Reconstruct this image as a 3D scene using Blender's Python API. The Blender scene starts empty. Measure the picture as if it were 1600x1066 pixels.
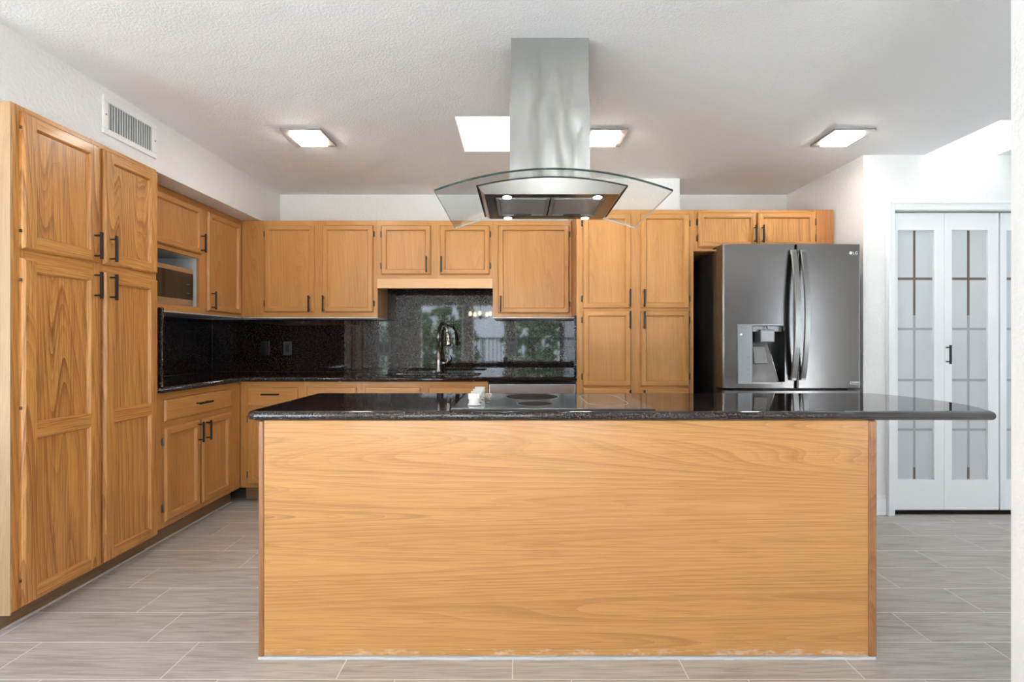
import bpy, bmesh, math, random
from mathutils import Vector, Matrix
random.seed(4)
PI = math.pi
S = bpy.context.scene
COL = S.collection

# ------------------------------------------------------------------ camera, world, exposure
cd = bpy.data.cameras.new('camera'); cam = bpy.data.objects.new('camera', cd); COL.objects.link(cam)
cam.location = (0, 0, 1.17); cam.rotation_euler = (PI/2, 0, 0)
cd.sensor_width = 36; cd.lens = 745.0/1600*36
cd.shift_x = -11/1600; cd.shift_y = 1/1600
cd.clip_start = 0.05; cd.clip_end = 200
S.camera = cam
S.view_settings.view_transform = 'Standard'; S.view_settings.look = 'None'
S.view_settings.gamma = 1; S.view_settings.use_curve_mapping = False
S.view_settings.exposure = 1.22
SKY_STRENGTH = 3.5
SUN_STRENGTH = 66.0
LAMP_STRENGTH = 25.0
SKYLIGHT_STRENGTH = 1.35
S.cycles.use_denoising = True
S.cycles.max_bounces = 10; S.cycles.diffuse_bounces = 6; S.cycles.glossy_bounces = 5
S.cycles.transparent_max_bounces = 12
S.cycles.sample_clamp_indirect = 8.0
S.cycles.caustics_reflective = False; S.cycles.caustics_refractive = False

W = bpy.data.worlds.new('sky'); S.world = W; W.use_nodes = True
_n = W.node_tree.nodes; _l = W.node_tree.links
_bg = _n['Background']; _bg.inputs['Strength'].default_value = SKY_STRENGTH
_tc = _n.new('ShaderNodeTexCoord'); _sx = _n.new('ShaderNodeSeparateXYZ'); _rp = _n.new('ShaderNodeValToRGB')
_l.new(_tc.outputs['Generated'], _sx.inputs[0]); _l.new(_sx.outputs['Z'], _rp.inputs[0]); _l.new(_rp.outputs[0], _bg.inputs['Color'])
_rp.color_ramp.elements[0].position = 0.0; _rp.color_ramp.elements[0].color = (0.78, 0.88, 1.0, 1)
_rp.color_ramp.elements[1].position = 0.6; _rp.color_ramp.elements[1].color = (0.66, 0.80, 1.0, 1)

sun = bpy.data.lights.new('sun', 'SUN'); sun.energy = SUN_STRENGTH; sun.angle = .009; sun.color = (.90, .95, 1)
so = bpy.data.objects.new('sun', sun); COL.objects.link(so); so.rotation_euler = (math.radians(42), math.radians(-8), 0)

def portal(loc, rot, sx, sy):
    l = bpy.data.lights.new('window_portal', 'AREA'); l.shape = 'RECTANGLE'; l.size = sx; l.size_y = sy
    l.cycles.is_portal = True
    o = bpy.data.objects.new('window_portal', l); COL.objects.link(o); o.location = loc; o.rotation_euler = rot
    return o

# ------------------------------------------------------------------ materials
MATS = {}
def mat(name, col=(.8, .8, .8), rough=.5, metal=0.0, ior=1.5, spec=.5, emit=None, estr=0, coat=0):
    m = bpy.data.materials.new(name); m.use_nodes = True
    b = m.node_tree.nodes['Principled BSDF']
    b.inputs['Base Color'].default_value = (*col, 1); b.inputs['Roughness'].default_value = rough
    b.inputs['Metallic'].default_value = metal; b.inputs['IOR'].default_value = ior
    b.inputs['Specular IOR Level'].default_value = spec
    b.inputs['Coat Weight'].default_value = coat; b.inputs['Coat Roughness'].default_value = .08
    if emit: b.inputs['Emission Color'].default_value = (*emit, 1); b.inputs['Emission Strength'].default_value = estr
    MATS[name] = m
    return m
class NT:
    def __init__(s, m): s.t = m.node_tree; s.n = s.t.nodes; s.b = s.n['Principled BSDF']
    def new(s, k, **kw):
        o = s.n.new(k)
        for a, v in kw.items(): setattr(o, a, v)
        return o
    def link(s, a, b): s.t.links.new(a, b)
    def math(s, op, a, b=None, c=None):
        o = s.new('ShaderNodeMath', operation=op)
        for i, v in enumerate((a, b, c)):
            if v is None: continue
            if isinstance(v, (int, float)): o.inputs[i].default_value = v
            else: s.link(v, o.inputs[i])
        return o.outputs[0]
    def mix(s, f, a, b):
        o = s.new('ShaderNodeMix', data_type='RGBA')
        for sock, v in ((o.inputs[0], f), (o.inputs[6], a), (o.inputs[7], b)):
            if isinstance(v, (int, float)): sock.default_value = v
            elif isinstance(v, tuple): sock.default_value = (*v, 1)
            else: s.link(v, sock)
        return o.outputs[2]
    def noise(s, vec, scale, detail=2, rough=.5, dist=0):
        o = s.new('ShaderNodeTexNoise'); o.inputs['Scale'].default_value = scale; o.inputs['Detail'].default_value = detail
        o.inputs['Roughness'].default_value = rough; o.inputs['Distortion'].default_value = dist
        if vec is not None: s.link(vec, o.inputs['Vector'])
        return o.outputs[0]
    def ramp(s, f, stops):
        o = s.new('ShaderNodeValToRGB'); e = o.color_ramp.elements
        while len(e) < len(stops): e.new(0.5)
        for i, (p, c) in enumerate(stops):
            e[i].position = p; e[i].color = (*c, 1) if isinstance(c, tuple) else (c, c, c, 1)
        s.link(f, o.inputs[0]); return o.outputs[0]
    def coord(s, which='Object'): return s.new('ShaderNodeTexCoord').outputs[which]
    def mapping(s, v, scale=(1, 1, 1), loc=(0, 0, 0)):
        o = s.new('ShaderNodeMapping'); o.inputs['Scale'].default_value = scale; o.inputs['Location'].default_value = loc
        s.link(v, o.inputs[0]); return o.outputs[0]
    def bump(s, h, strength, dist):
        o = s.new('ShaderNodeBump'); o.inputs['Strength'].default_value = strength; o.inputs['Distance'].default_value = dist
        s.link(h, o.inputs['Height']); s.link(o.outputs[0], s.b.inputs['Normal'])

def oak(name, axis, light, mid, dark, contrast=.6, ring=5.0, warp=17, rough=.36, along=.07, lin=38):
    """golden oak, the grain running along the object's own axis"""
    m = mat(name, mid, rough, coat=.12); t = NT(m)
    oi = t.new('ShaderNodeObjectInfo')
    va = t.new('ShaderNodeVectorMath', operation='SCALE'); va.inputs[0].default_value = (17.3, 9.1, 23.7)
    t.link(oi.outputs['Random'], va.inputs['Scale'])
    ad = t.new('ShaderNodeVectorMath', operation='ADD'); t.link(t.coord(), ad.inputs[0]); t.link(va.outputs[0], ad.inputs[1])
    sc = [1, 1, 1]; sc['xyz'.index(axis)] = along
    v = t.mapping(ad.outputs[0], tuple(sc))
    fld = t.noise(v, ring, 1.2, .45, .25)
    dt = t.new('ShaderNodeVectorMath', operation='DOT_PRODUCT'); t.link(v, dt.inputs[0]); dt.inputs[1].default_value = (1, 1, 1)
    w = t.math('FRACT', t.math('ADD', t.math('MULTIPLY', fld, warp), t.math('MULTIPLY', dt.outputs['Value'], lin)))
    msk = t.ramp(t.noise(v, ring*1.7, 2), [(.32, .25), (.65, 1.0)])
    w2 = t.math('FRACT', t.math('MULTIPLY', t.math('ADD', t.math('MULTIPLY', fld, warp), t.math('MULTIPLY', dt.outputs['Value'], lin)), 3.37))
    w = t.math('ADD', t.math('MULTIPLY', w, .62), t.math('MULTIPLY', w2, .40))
    fig = t.math('MULTIPLY', t.ramp(w, [(0.0, .0), (.38, .10), (.62, .45), (.86, 1.0), (.94, .9), (1, .35)]), msk)
    sc2 = [1, 1, 1]; sc2['xyz'.index(axis)] = .016
    v2 = t.mapping(ad.outputs[0], tuple(sc2))
    pore = t.ramp(t.noise(v2, 260, 3, .65), [(.47, 0.0), (.64, 1.0)])
    tone = t.noise(v, 9, 2)
    c = t.mix(t.math('MULTIPLY', t.ramp(tone, [(.3, 0.0), (.7, 1.0)]), .75), light, mid)
    c = t.mix(t.math('MULTIPLY', fig, contrast), c, dark)
    c = t.mix(t.math('MULTIPLY', pore, contrast*.75), c, dark)
    t.link(c, t.b.inputs['Base Color'])
    t.bump(pore, .08, .001)
    return m
OL, OM, OD = (.56, .275, .085), (.47, .215, .058), (.25, .085, .018)
for a in 'xyz':
    oak('oak_'+a, a, OL, OM, OD, .36)
    oak('oak_rich_'+a, a, (.64, .315, .090), (.54, .245, .063), (.22, .07, .015), .80, ring=5.5, warp=15, lin=34)
oak('oak_pale_x', 'x', (.72, .43, .20), (.64, .36, .15), (.42, .2, .07), .3)
oak('oak_pale_z', 'z', (.42, .28, .155), (.37, .235, .12), (.24, .13, .06), .5)
oak('oak_panel_x', 'x', (.56, .282, .097), (.485, .230, .068), (.26, .105, .026), .58, ring=4.8, warp=27, along=.045, lin=22)
_t = NT(MATS['oak_panel_x']); _c = _t.b.inputs['Base Color'].links[0].from_socket
_sp = _t.new('ShaderNodeSeparateXYZ'); _t.link(_t.coord(), _sp.inputs[0])
_low = _t.math('LESS_THAN', _sp.outputs['Z'], -.335)
_chip = _t.math('MULTIPLY', _low, _t.ramp(_t.noise(_t.coord(), 13, 4, .6), [(.735, 0.0), (.75, 1.0)]))
_edge = _t.math('MULTIPLY', _t.math('LESS_THAN', _sp.outputs['Z'], -.405), _t.ramp(_t.noise(_t.mapping(_t.coord(), (1, 1, 3)), 9, 4, .7), [(.50, 0.0), (.62, .55)]))
_t.link(_t.mix(_t.math('MAXIMUM', _chip, _edge), _c, (.66, .52, .42)), _t.b.inputs['Base Color'])
oak('oak_trim_z', 'z', (.36, .16, .062), (.30, .125, .045), (.14, .045, .014), .6)
oak('oak_red_z', 'z', (.46, .185, .055), (.40, .15, .04), (.2, .06, .014), .5)
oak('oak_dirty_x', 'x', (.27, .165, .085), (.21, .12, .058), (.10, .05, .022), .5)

def granite(name, tile=1.0):
    m = mat(name, (.012, .01, .01), .035, ior=1.62); t = NT(m); v = t.coord()
    n1 = t.noise(v, 95, 3, .65); n2 = t.noise(t.mapping(v, (1, 1, 1), (3, 7, 1)), 160, 2, .6)
    c = t.mix(t.ramp(n1, [(.50, 0.0), (.68, 1.0)]), (.010, .009, .010), (.085, .038, .022))
    c = t.mix(t.ramp(n2, [(.58, 0.0), (.70, .9)]), c, (.055, .05, .047))
    t.link(c, t.b.inputs['Base Color']); return m
granite('granite')

def plaster(name, col, bscale, bstr):
    m = mat(name, col, .75, spec=.25); t = NT(m); v = t.coord()
    n = t.noise(v, bscale, 4, .6)
    t.bump(t.ramp(n, [(.42, 0.0), (.62, 1.0)]), bstr, .004)
    return m
plaster('ceiling_paint', (.86, .865, .875), 110, .28)
plaster('wall_paint', (.82, .82, .81), 55, .30)
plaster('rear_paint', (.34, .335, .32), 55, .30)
plaster('soffit_paint', (.82, .815, .81), 55, .30)

def floor_mat():
    m = mat('floor_tile', (.4, .36, .32), .38); t = NT(m); v = t.coord()
    sp = t.new('ShaderNodeSeparateXYZ'); t.link(v, sp.inputs[0])
    yr = t.math('DIVIDE', t.math('SUBTRACT', sp.outputs['Y'], 1.651), .2040)
    row = t.math('FLOOR', yr)
    u = t.math('DIVIDE', t.math('ADD', t.math('ADD', sp.outputs['X'], .634), t.math('MULTIPLY', row, .2037)), .611)
    fu = t.math('FRACT', u); fv = t.math('FRACT', yr)
    def edge(f, w): return t.math('MAXIMUM', t.math('LESS_THAN', f, w), t.math('GREATER_THAN', f, 1-w))
    g = t.math('MAXIMUM', edge(fu, .0030), edge(fv, .0095))
    cb = t.new('ShaderNodeCombineXYZ'); t.link(row, cb.inputs[0]); t.link(t.math('FLOOR', u), cb.inputs[1])
    wn = t.new('ShaderNodeTexWhiteNoise'); t.link(cb.outputs[0], wn.inputs['Vector'])
    ofs = t.new('ShaderNodeVectorMath', operation='SCALE'); t.link(wn.outputs['Color'], ofs.inputs[0]); ofs.inputs['Scale'].default_value = 9
    ad = t.new('ShaderNodeVectorMath', operation='ADD'); t.link(v, ad.inputs[0]); t.link(ofs.outputs[0], ad.inputs[1])
    st = t.noise(t.mapping(ad.outputs[0], (.9, 9, 1)), 3.2, 5, .6, .6)
    fine = t.noise(t.mapping(ad.outputs[0], (1.2, 40, 1)), 5, 3, .6)
    c = t.ramp(st, [(.25, (.31, .275, .24)), (.47, (.49, .455, .42)), (.7, (.58, .55, .52))])
    c = t.mix(t.ramp(fine, [(.33, .60), (.55, 0.0)]), c, (.26, .225, .19))
    c = t.mix(t.math('MULTIPLY', wn.outputs['Value'], .18), c, (.30, .265, .235))
    c = t.mix(g, c, (.74, .72, .69))
    t.link(c, t.b.inputs['Base Color'])
    t.bump(t.math('SUBTRACT', 1.0, g), .3, .002)
    return m
floor_mat()

def brushed(name, col, rough, axis='x', metal=1.0, amt=.12):
    m = mat(name, col, rough, metal); t = NT(m)
    sc = [60, 60, 60]; sc['xyz'.index(axis)] = .6
    n = t.noise(t.mapping(t.coord(), tuple(sc)), 8, 3, .6)
    r = t.math('ADD', rough-amt/2, t.math('MULTIPLY', n, amt)); t.link(r, t.b.inputs['Roughness'])
    return m
brushed('stainless', (.60, .60, .585), .26, 'x', 1.0, .04)
brushed('duct_steel', (.48, .485, .465), .24, 'z', 1.0, .05)
_t = NT(MATS['duct_steel']); _t.bump(_t.noise(_t.mapping(_t.coord(), (5, 5, 1.2)), 1.6, 2, .4), .6, .12)
mat('black_steel', (.17, .157, .151), .22, 1.0)
mat('handle_steel', (.25, .245, .235), .34, 1.0)
brushed('nickel', (.42, .40, .37), .27, 'z')
mat('lamp_frame', (.36, .34, .31), .35, .5)
mat('black_metal', (.018, .016, .015), .42, .3)
mat('hinge_dark', (.09, .07, .05), .4, .8)
mat('hinge_silver', (.25, .235, .21), .4, .7)
mat('fridge_side', (.012, .011, .011), .16)
mat('gasket', (.01, .01, .01), .6)
mat('cavity_black', (.015, .015, .016), .25)
mat('dispenser_panel', (.20, .205, .21), .3, .5)
mat('dispenser_plate', (.20, .19, .19), .25, .6)
mat('logo_white', (.85, .86, .88), .4)
mat('icon_dark', (.16, .16, .17), .5)
mat('white_plastic', (.86, .86, .84), .3)
mat('white_paint', (.86, .87, .88), .35)
mat('white_melamine', (.78, .79, .80), .4)
mat('knob_white', (.66, .645, .60), .35)
mat('cooktop_glass', (.115, .13, .14), .07, ior=1.6)
mat('burner_glass', (.018, .018, .019), .5, spec=.04)
mat('bridge_glass', (.09, .10, .105), .07, ior=1.6)
mat('burner_ring', (.42, .42, .42), .4)
mat('dark_glass', (.02, .017, .015), .06, ior=1.6)
mat('sink_black', (.012, .012, .013), .35)
mat('filter_mesh', (.36, .375, .39), .45, .6)
mat('caulk', (.58, .57, .555), .7)
mat('vent_white', (.84, .84, .84), .4)
mat('vent_dark', (.36, .36, .36), .8)
mat('outlet_black', (.012, .012, .013), .3)
mat('outlet_steel', (.045, .045, .045), .4, 0)
mat('lamp_glow', (1, .95, .88), .5, emit=(1.0, .94, .86), estr=LAMP_STRENGTH)
mat('led_glow', (1, 1, 1), .5, emit=(.85, .97, 1.0), estr=30)
mat('bulb_glow', (1, .9, .7), .5, emit=(1.0, .75, .45), estr=25)
mat('skylight_glow', (1, 1, 1), .5, emit=(1.0, 1.0, 1.0), estr=SKYLIGHT_STRENGTH)
mat('leaf_green', (.13, .19, .10), .8)
mat('bark', (.14, .10, .07), .9)
mat('pale_ground', (.62, .62, .58), .9)
mat('deck_grey', (.62, .60, .57), .8)

def thin_glass(name, tint, refl):
    m = bpy.data.materials.new(name); m.use_nodes = True; n = m.node_tree.nodes; l = m.node_tree.links
    n.remove(n['Principled BSDF'])
    tr = n.new('ShaderNodeBsdfTransparent'); tr.inputs[0].default_value = (*tint, 1)
    gl = n.new('ShaderNodeBsdfGlossy'); gl.inputs['Roughness'].default_value = .02; gl.inputs[0].default_value = (1, 1, 1, 1)
    fr = n.new('ShaderNodeFresnel'); ge = n.new('ShaderNodeNewGeometry'); mr = n.new('ShaderNodeMapRange')
    mr.inputs['To Min'].default_value = refl; mr.inputs['To Max'].default_value = 1/refl
    l.new(ge.outputs['Backfacing'], mr.inputs['Value']); l.new(mr.outputs[0], fr.inputs[0])
    mx = n.new('ShaderNodeMixShader'); l.new(fr.outputs[0], mx.inputs[0]); l.new(tr.outputs[0], mx.inputs[1]); l.new(gl.outputs[0], mx.inputs[2])
    l.new(mx.outputs[0], n['Material Output'].inputs[0]); MATS[name] = m
thin_glass('window_glass', (.97, .98, .98), 1.3)
thin_glass('hood_glass', (.955, .975, .968), 1.38)
mat('glass_edge_dark', (.008, .028, .022), .1)
mat('glass_edge_pale', (.62, .63, .60), .15)

def etched():
    """frosted glass with opaque stripes painted like a view through clear glass: one upright and four crossing (x, z from the lower left corner)"""
    m = mat('etched_glass', (.6, .62, .64), .30); t = NT(m)
    sp = t.new('ShaderNodeSeparateXYZ'); t.link(t.coord(), sp.inputs[0])
    x, z = sp.outputs['X'], sp.outputs['Z']
    def band(c, p, w): return t.math('LESS_THAN', t.math('ABSOLUTE', t.math('SUBTRACT', c, p)), w)
    g = band(x, .1235, .0085)
    for p in (.337, .674, 1.022, 1.364): g = t.math('MAXIMUM', g, band(z, p, .0085))
    hi = t.math('GREATER_THAN', z, 1.115); lo = t.math('LESS_THAN', z, .08)
    b = t.math('MAXIMUM', hi, lo)
    line = t.mix(b, (.34, .35, .36), (.135, .092, .075))  # brown and grey seen through clear glass, painted into the stripes
    c = t.mix(g, (.56, .59, .61), line)
    t.link(c, t.b.inputs['Base Color'])
    return m
etched()

# ------------------------------------------------------------------ mesh helpers
class MB:
    def __init__(s): s.v = []; s.f = []; s.m = []; s.sm = []
    def quad(s, pts, mi=0, smooth=False):
        b = len(s.v); s.v += [tuple(p) for p in pts]; s.f.append(tuple(range(b, b+len(pts)))); s.m.append(mi); s.sm.append(smooth)
    def box(s, x0, x1, y0, y1, z0, z1, mi=0):
        if x0 > x1: x0, x1 = x1, x0
        if y0 > y1: y0, y1 = y1, y0
        if z0 > z1: z0, z1 = z1, z0
        b = len(s.v)
        s.v += [(x0,y0,z0),(x1,y0,z0),(x1,y1,z0),(x0,y1,z0),(x0,y0,z1),(x1,y0,z1),(x1,y1,z1),(x0,y1,z1)]
        for q in ((3,2,1,0),(4,5,6,7),(0,1,5,4),(1,2,6,5),(2,3,7,6),(3,0,4,7)):
            s.f.append(tuple(b+i for i in q)); s.m.append(mi); s.sm.append(False)
        return s
    def prism(s, poly, z0, z1, mi=0):
        """poly counter-clockwise in xy"""
        n = len(poly); b = len(s.v)
        s.v += [(x, y, z0) for x, y in poly] + [(x, y, z1) for x, y in poly]
        s.f.append(tuple(b+i for i in reversed(range(n)))); s.m.append(mi); s.sm.append(False)
        s.f.append(tuple(b+n+i for i in range(n))); s.m.append(mi); s.sm.append(False)
        for i in range(n):
            j = (i+1) % n; s.f.append((b+i, b+j, b+n+j, b+n+i)); s.m.append(mi); s.sm.append(False)
        return s
    def tube(s, pts, r, n=12, mi=0, cap=True):
        """round tube along points; r a number or one per point"""
        pts = [Vector(p) for p in pts]; rs = r if isinstance(r, (list, tuple)) else [r]*len(pts)
        rings = []; up = None
        for i, p in enumerate(pts):
            d = (pts[min(i+1, len(pts)-1)] - pts[max(i-1, 0)]).normalized()
            if up is None:
                up = Vector((0, 0, 1)) if abs(d.z) < .9 else Vector((1, 0, 0))
            a = (up - d*up.dot(d)).normalized(); up = a; c = d.cross(a)
            b = len(s.v)
            for k in range(n):
                th = 2*PI*k/n; s.v.append(tuple(p + (a*math.cos(th) + c*math.sin(th))*rs[i]))
            rings.append(b)
        for i in range(len(rings)-1):
            for k in range(n):
                k2 = (k+1) % n
                s.f.append((rings[i]+k, rings[i]+k2, rings[i+1]+k2, rings[i+1]+k)); s.m.append(mi); s.sm.append(True)
        if cap:
            s.f.append(tuple(rings[0]+k for k in reversed(range(n)))); s.m.append(mi); s.sm.append(False)
            s.f.append(tuple(rings[-1]+k for k in range(n))); s.m.append(mi); s.sm.append(False)
        return s
    def build(s, name, mats, parent=None, loc=(0, 0, 0), bevel=0, seg=2, rot=None):
        me = bpy.data.meshes.new(name)
        me.from_pydata([(x-loc[0], y-loc[1], z-loc[2]) for x, y, z in s.v], [], s.f)
        if isinstance(mats, str): mats = [mats]
        for k in mats: me.materials.append(MATS[k])
        me.polygons.foreach_set('material_index', s.m); me.polygons.foreach_set('use_smooth', s.sm); me.update()
        o = bpy.data.objects.new(name, me); COL.objects.link(o); o.location = loc
        if rot: o.rotation_euler = rot
        if parent: o.parent = parent
        if bevel:
            md = o.modifiers.new('bevel', 'BEVEL'); md.width = bevel; md.segments = seg; md.limit_method = 'ANGLE'; md.angle_limit = 1.0
            md.harden_normals = False
        return o

def thing(name, label, cat, loc=(0, 0, 0), rz=0, group=None, kind=None):
    o = bpy.data.objects.new(name, None); COL.objects.link(o); o.location = loc; o.rotation_euler = (0, 0, rz); o.empty_display_size = .1
    tag(o, label, cat, group, kind); return o
def tag(o, label=None, cat=None, group=None, kind=None):
    if label: o['label'] = label
    if cat: o['category'] = cat
    if group: o['group'] = group
    if kind: o['kind'] = kind
    return o
def struct(o): o['kind'] = 'structure'; return o
def copy_tree(o, parent=None):
    c = o.copy(); COL.objects.link(c); c.parent = parent
    for ch in list(o.children): copy_tree(ch, c)
    return c
def slab(name, outer, holes, z0, z1, mname, parent=None, r=0, seg=4, loc=(0, 0, 0)):
    """flat slab with holes; the outer edge rounded"""
    bm = bmesh.new()
    def loop(pts):
        vs = [bm.verts.new((x-loc[0], y-loc[1], z1-loc[2])) for x, y in pts]
        return [bm.edges.new((vs[i], vs[(i+1) % len(vs)])) for i in range(len(vs))]
    es = loop(outer)
    for h in holes: es += loop(h)
    if holes: bmesh.ops.triangle_fill(bm, use_beauty=True, use_dissolve=False, edges=es, normal=(0, 0, 1))
    else: bm.faces.new([e.verts[0] for e in es])
    for f in bm.faces:
        f.normal_update()
        if f.normal.z < 0: f.normal_flip()
    top = list(bm.faces)
    ret = bmesh.ops.extrude_face_region(bm, geom=top)
    nv = [g for g in ret['geom'] if isinstance(g, bmesh.types.BMVert)]
    bmesh.ops.translate(bm, verts=nv, vec=(0, 0, z0-z1))
    bmesh.ops.recalc_face_normals(bm, faces=list(bm.faces))
    if r:
        bm.normal_update()
        ed = [e for e in bm.edges if len(e.link_faces) == 2 and abs(e.verts[0].co.z-e.verts[1].co.z) < 1e-5 and e.calc_face_angle(0) > 1.2]
        hs = [(Vector((x-loc[0], y-loc[1], 0))) for h in holes for x, y in h]
        ed = [e for e in ed if not any((Vector((e.verts[0].co.x, e.verts[0].co.y, 0))-p).length < 1e-4 for p in hs)]
        bmesh.ops.bevel(bm, geom=ed, offset=r, segments=seg, profile=.5, affect='EDGES', clamp_overlap=True)
    me = bpy.data.meshes.new(name); bm.to_mesh(me); bm.free(); me.materials.append(MATS[mname])
    if r:
        for p in me.polygons: p.use_smooth = abs(p.normal.z) < .98 and p.area < .2
    o = bpy.data.objects.new(name, me); COL.objects.link(o); o.location = loc
    if parent: o.parent = parent
    return o
def rounded_rect(x0, x1, y0, y1, r, n=5):
    pts = []
    for cx, cy, a0 in ((x1-r, y0+r, -90), (x1-r, y1-r, 0), (x0+r, y1-r, 90), (x0+r, y0+r, 180)):
        for k in range(n+1):
            a = math.radians(a0 + 90*k/n); pts.append((cx+r*math.cos(a), cy+r*math.sin(a)))
    return pts

# ------------------------------------------------------------------ the room
CEIL = 2.43; BACK = 4.09; REAR = -4.2
XL, XR = -4.0, 5.0
MB().box(XL-.1, XR+.1, REAR-.1, BACK+.1, -.1, 0).build('floor', 'floor_tile')['kind'] = 'structure'
SK1 = (-.36, .13, 2.667, 3.16); SK2 = (2.737, 3.224, 2.713, 3.218)
def rect(x0, x1, y0, y1): return [(x0, y0), (x1, y0), (x1, y1), (x0, y1)]
struct(slab('ceiling', rect(XL-.1, XR+.1, REAR-.1, BACK+.1), [rect(*SK1), rect(*SK2)], CEIL, CEIL+.12, 'ceiling_paint'))
for i, (x0, x1, y0, y1) in enumerate((SK1, SK2)):
    w = thing('window_%d' % (i+1), 'square ceiling skylight glowing white '+('behind the hood chimney' if i == 0 else 'beside the right wall above the bifold doors'), 'skylight', (0, 0, 0)); w['kind'] = 'structure'; del w['category']
    m = MB(); h = .34; z = CEIL+.121
    m.box(x0-.03, x0, y0-.03, y1+.03, z, z+h); m.box(x1, x1+.03, y0-.03, y1+.03, z, z+h)
    m.box(x0, x1, y0-.03, y0, z, z+h); m.box(x0, x1, y1, y1+.03, z, z+h)
    m.build('shaft', 'ceiling_paint', w)
    MB().box(x0-.03, x1+.03, y0-.03, y1+.03, z+h, z+h+.02).build('diffuser', 'skylight_glow', w)

def wall(name, boxes, m='wall_paint'):
    b = MB()
    for q in boxes: b.box(*q)
    return struct(b.build(name, m))
wall('wall_back', [(-2.75, XR+.1, BACK, BACK+.1, 0, CEIL)])
wall('wall_left', [(-2.75, -2.64, 1.80, BACK, 0, CEIL)])
wall('wall_left_return', [(XL, -2.64, 1.70, 1.80, 0, CEIL)])
# rear wall with its glazed openings, seen in the polished backsplash
OPEN_REAR = [(-3.62, -3.40, .05, 2.15), (-2.55, -1.45, .05, 2.12), (-1.2, -.35, .05, 2.12), (-.10, 1.15, .05, 2.12)]
bx = []; px = XL
for a, b_, z0, z1 in OPEN_REAR:
    bx.append((px, a, REAR-.1, REAR, 0, CEIL)); bx.append((a, b_, REAR-.1, REAR, 0, z0)); bx.append((a, b_, REAR-.1, REAR, z1, CEIL)); px = b_
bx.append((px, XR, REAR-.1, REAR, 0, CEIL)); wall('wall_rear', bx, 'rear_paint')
# outer left and right walls of the room behind the camera
def side_wall(name, x0, x1, ya, yb, op):
    q = []; py = ya
    for a, b_ in op: q += [(x0, x1, py, a, 0, CEIL), (x0, x1, a, b_, 0, .05), (x0, x1, a, b_, 2.12, CEIL)]; py = b_
    wall(name, q + [(x0, x1, py, yb, 0, CEIL)])
side_wall('wall_left_outer', XL-.1, XL, REAR, 1.80, [(-2.9, -.3)])
side_wall('wall_right_outer', XR, XR+.1, REAR, BACK, [(-3.4, -1.4), (2.25, 2.62)])
n = 3
for a, b_, z0, z1 in OPEN_REAR:
    w = thing('window_%d' % n, 'glazed patio opening behind the camera', 'window', ((a+b_)/2, REAR-.05, 0)); w['kind'] = 'structure'; del w['category']; n += 1
    hw = (b_-a)/2; m = MB(); t_ = .035
    m.box(-hw, -hw+t_, -.03, .03, z0, z1); m.box(hw-t_, hw, -.03, .03, z0, z1); m.box(-hw+t_, hw-t_, -.03, .03, z0, z0+t_); m.box(-hw+t_, hw-t_, -.03, .03, z1-t_, z1)
    m.build('window_frame', 'white_paint', w)
    MB().box(-hw+t_, hw-t_, -.003, .003, z0+t_, z1-t_).build('pane', 'window_glass', w)
    portal(((a+b_)/2, REAR-.15, (z0+z1)/2), (PI/2, 0, 0), b_-a, z1-z0)
for nm, x, ya, yb, rz in (('left', XL-.05, -2.9, -.3, -PI/2), ('right', XR+.05, -3.4, -1.4, PI/2), ('right', XR+.05, 2.25, 2.62, PI/2)):  # out-of-view side openings, added to bring more daylight into the kitchen
    w = thing('window_%d' % n, 'unseen glazed opening added for daylight in the outer %s wall' % nm, 'window', (x, (ya+yb)/2, 0)); w['kind'] = 'structure'; del w['category']; n += 1
    hw = (yb-ya)/2; m = MB(); t_ = .04
    for q in ((-hw, -hw+t_, .05, 2.12), (hw-t_, hw, .05, 2.12), (-.02, .02, .09, 2.08), (-hw+t_, hw-t_, .05, .09), (-hw+t_, hw-t_, 2.08, 2.12)):
        m.box(-.03, .03, q[0], q[1], q[2], q[3])
    m.build('window_frame', 'white_paint', w)
    m = MB(); m.box(-.003, .003, -hw+t_, -.02, .09, 2.08); m.box(-.003, .003, .02, hw-t_, .09, 2.08); m.build('pane', 'window_glass', w)
    portal((x+(-.1 if nm == 'left' else .1), (ya+yb)/2, 1.08), (PI/2, 0, rz), yb-ya, 2.07)
# soffit over the left run, duct box over the tall cabinet, alcove and bifold walls
wall('wall_soffit', [(-2.64, -2.05, 1.80, BACK, 2.132, CEIL)], 'soffit_paint')
wall('wall_chase', [(.42, 1.24, 3.68, BACK, 2.134, CEIL)], 'soffit_paint')
m = MB(); m.prism([(2.325, 3.22), (2.52, 3.22), (2.52, 3.32), (2.42, 3.32), (2.40, BACK), (2.297, BACK)], 0, CEIL); struct(m.build('wall_alcove', 'wall_paint'))
wall('wall_right', [(2.52, 4.00, 3.22, 3.32, 2.054, CEIL), (4.00, XR, 3.22, 3.32, 0, CEIL)])
wall('wall_near', [(1.362, 1.50, .45, 1.32, 0, CEIL)])
m = MB(); m.box(2.327, 2.470, 3.205, 3.22, 0, .115); m.box(2.327, 2.470, 3.209, 3.22, .115, .135); struct(m.build('baseboard_right', 'white_paint', bevel=.004))
# outdoors, seen only as reflections
struct(MB().box(-30, 30, -40, -6.4, -3.2, -3.0).build('ground', 'pale_ground'))  # made pale so the sunlit ground throws light up to the ceiling
struct(MB().box(-4.2, 5.2, -6.35, REAR-.1, -.12, -.02).build('balcony_deck', 'deck_grey'))

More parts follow.
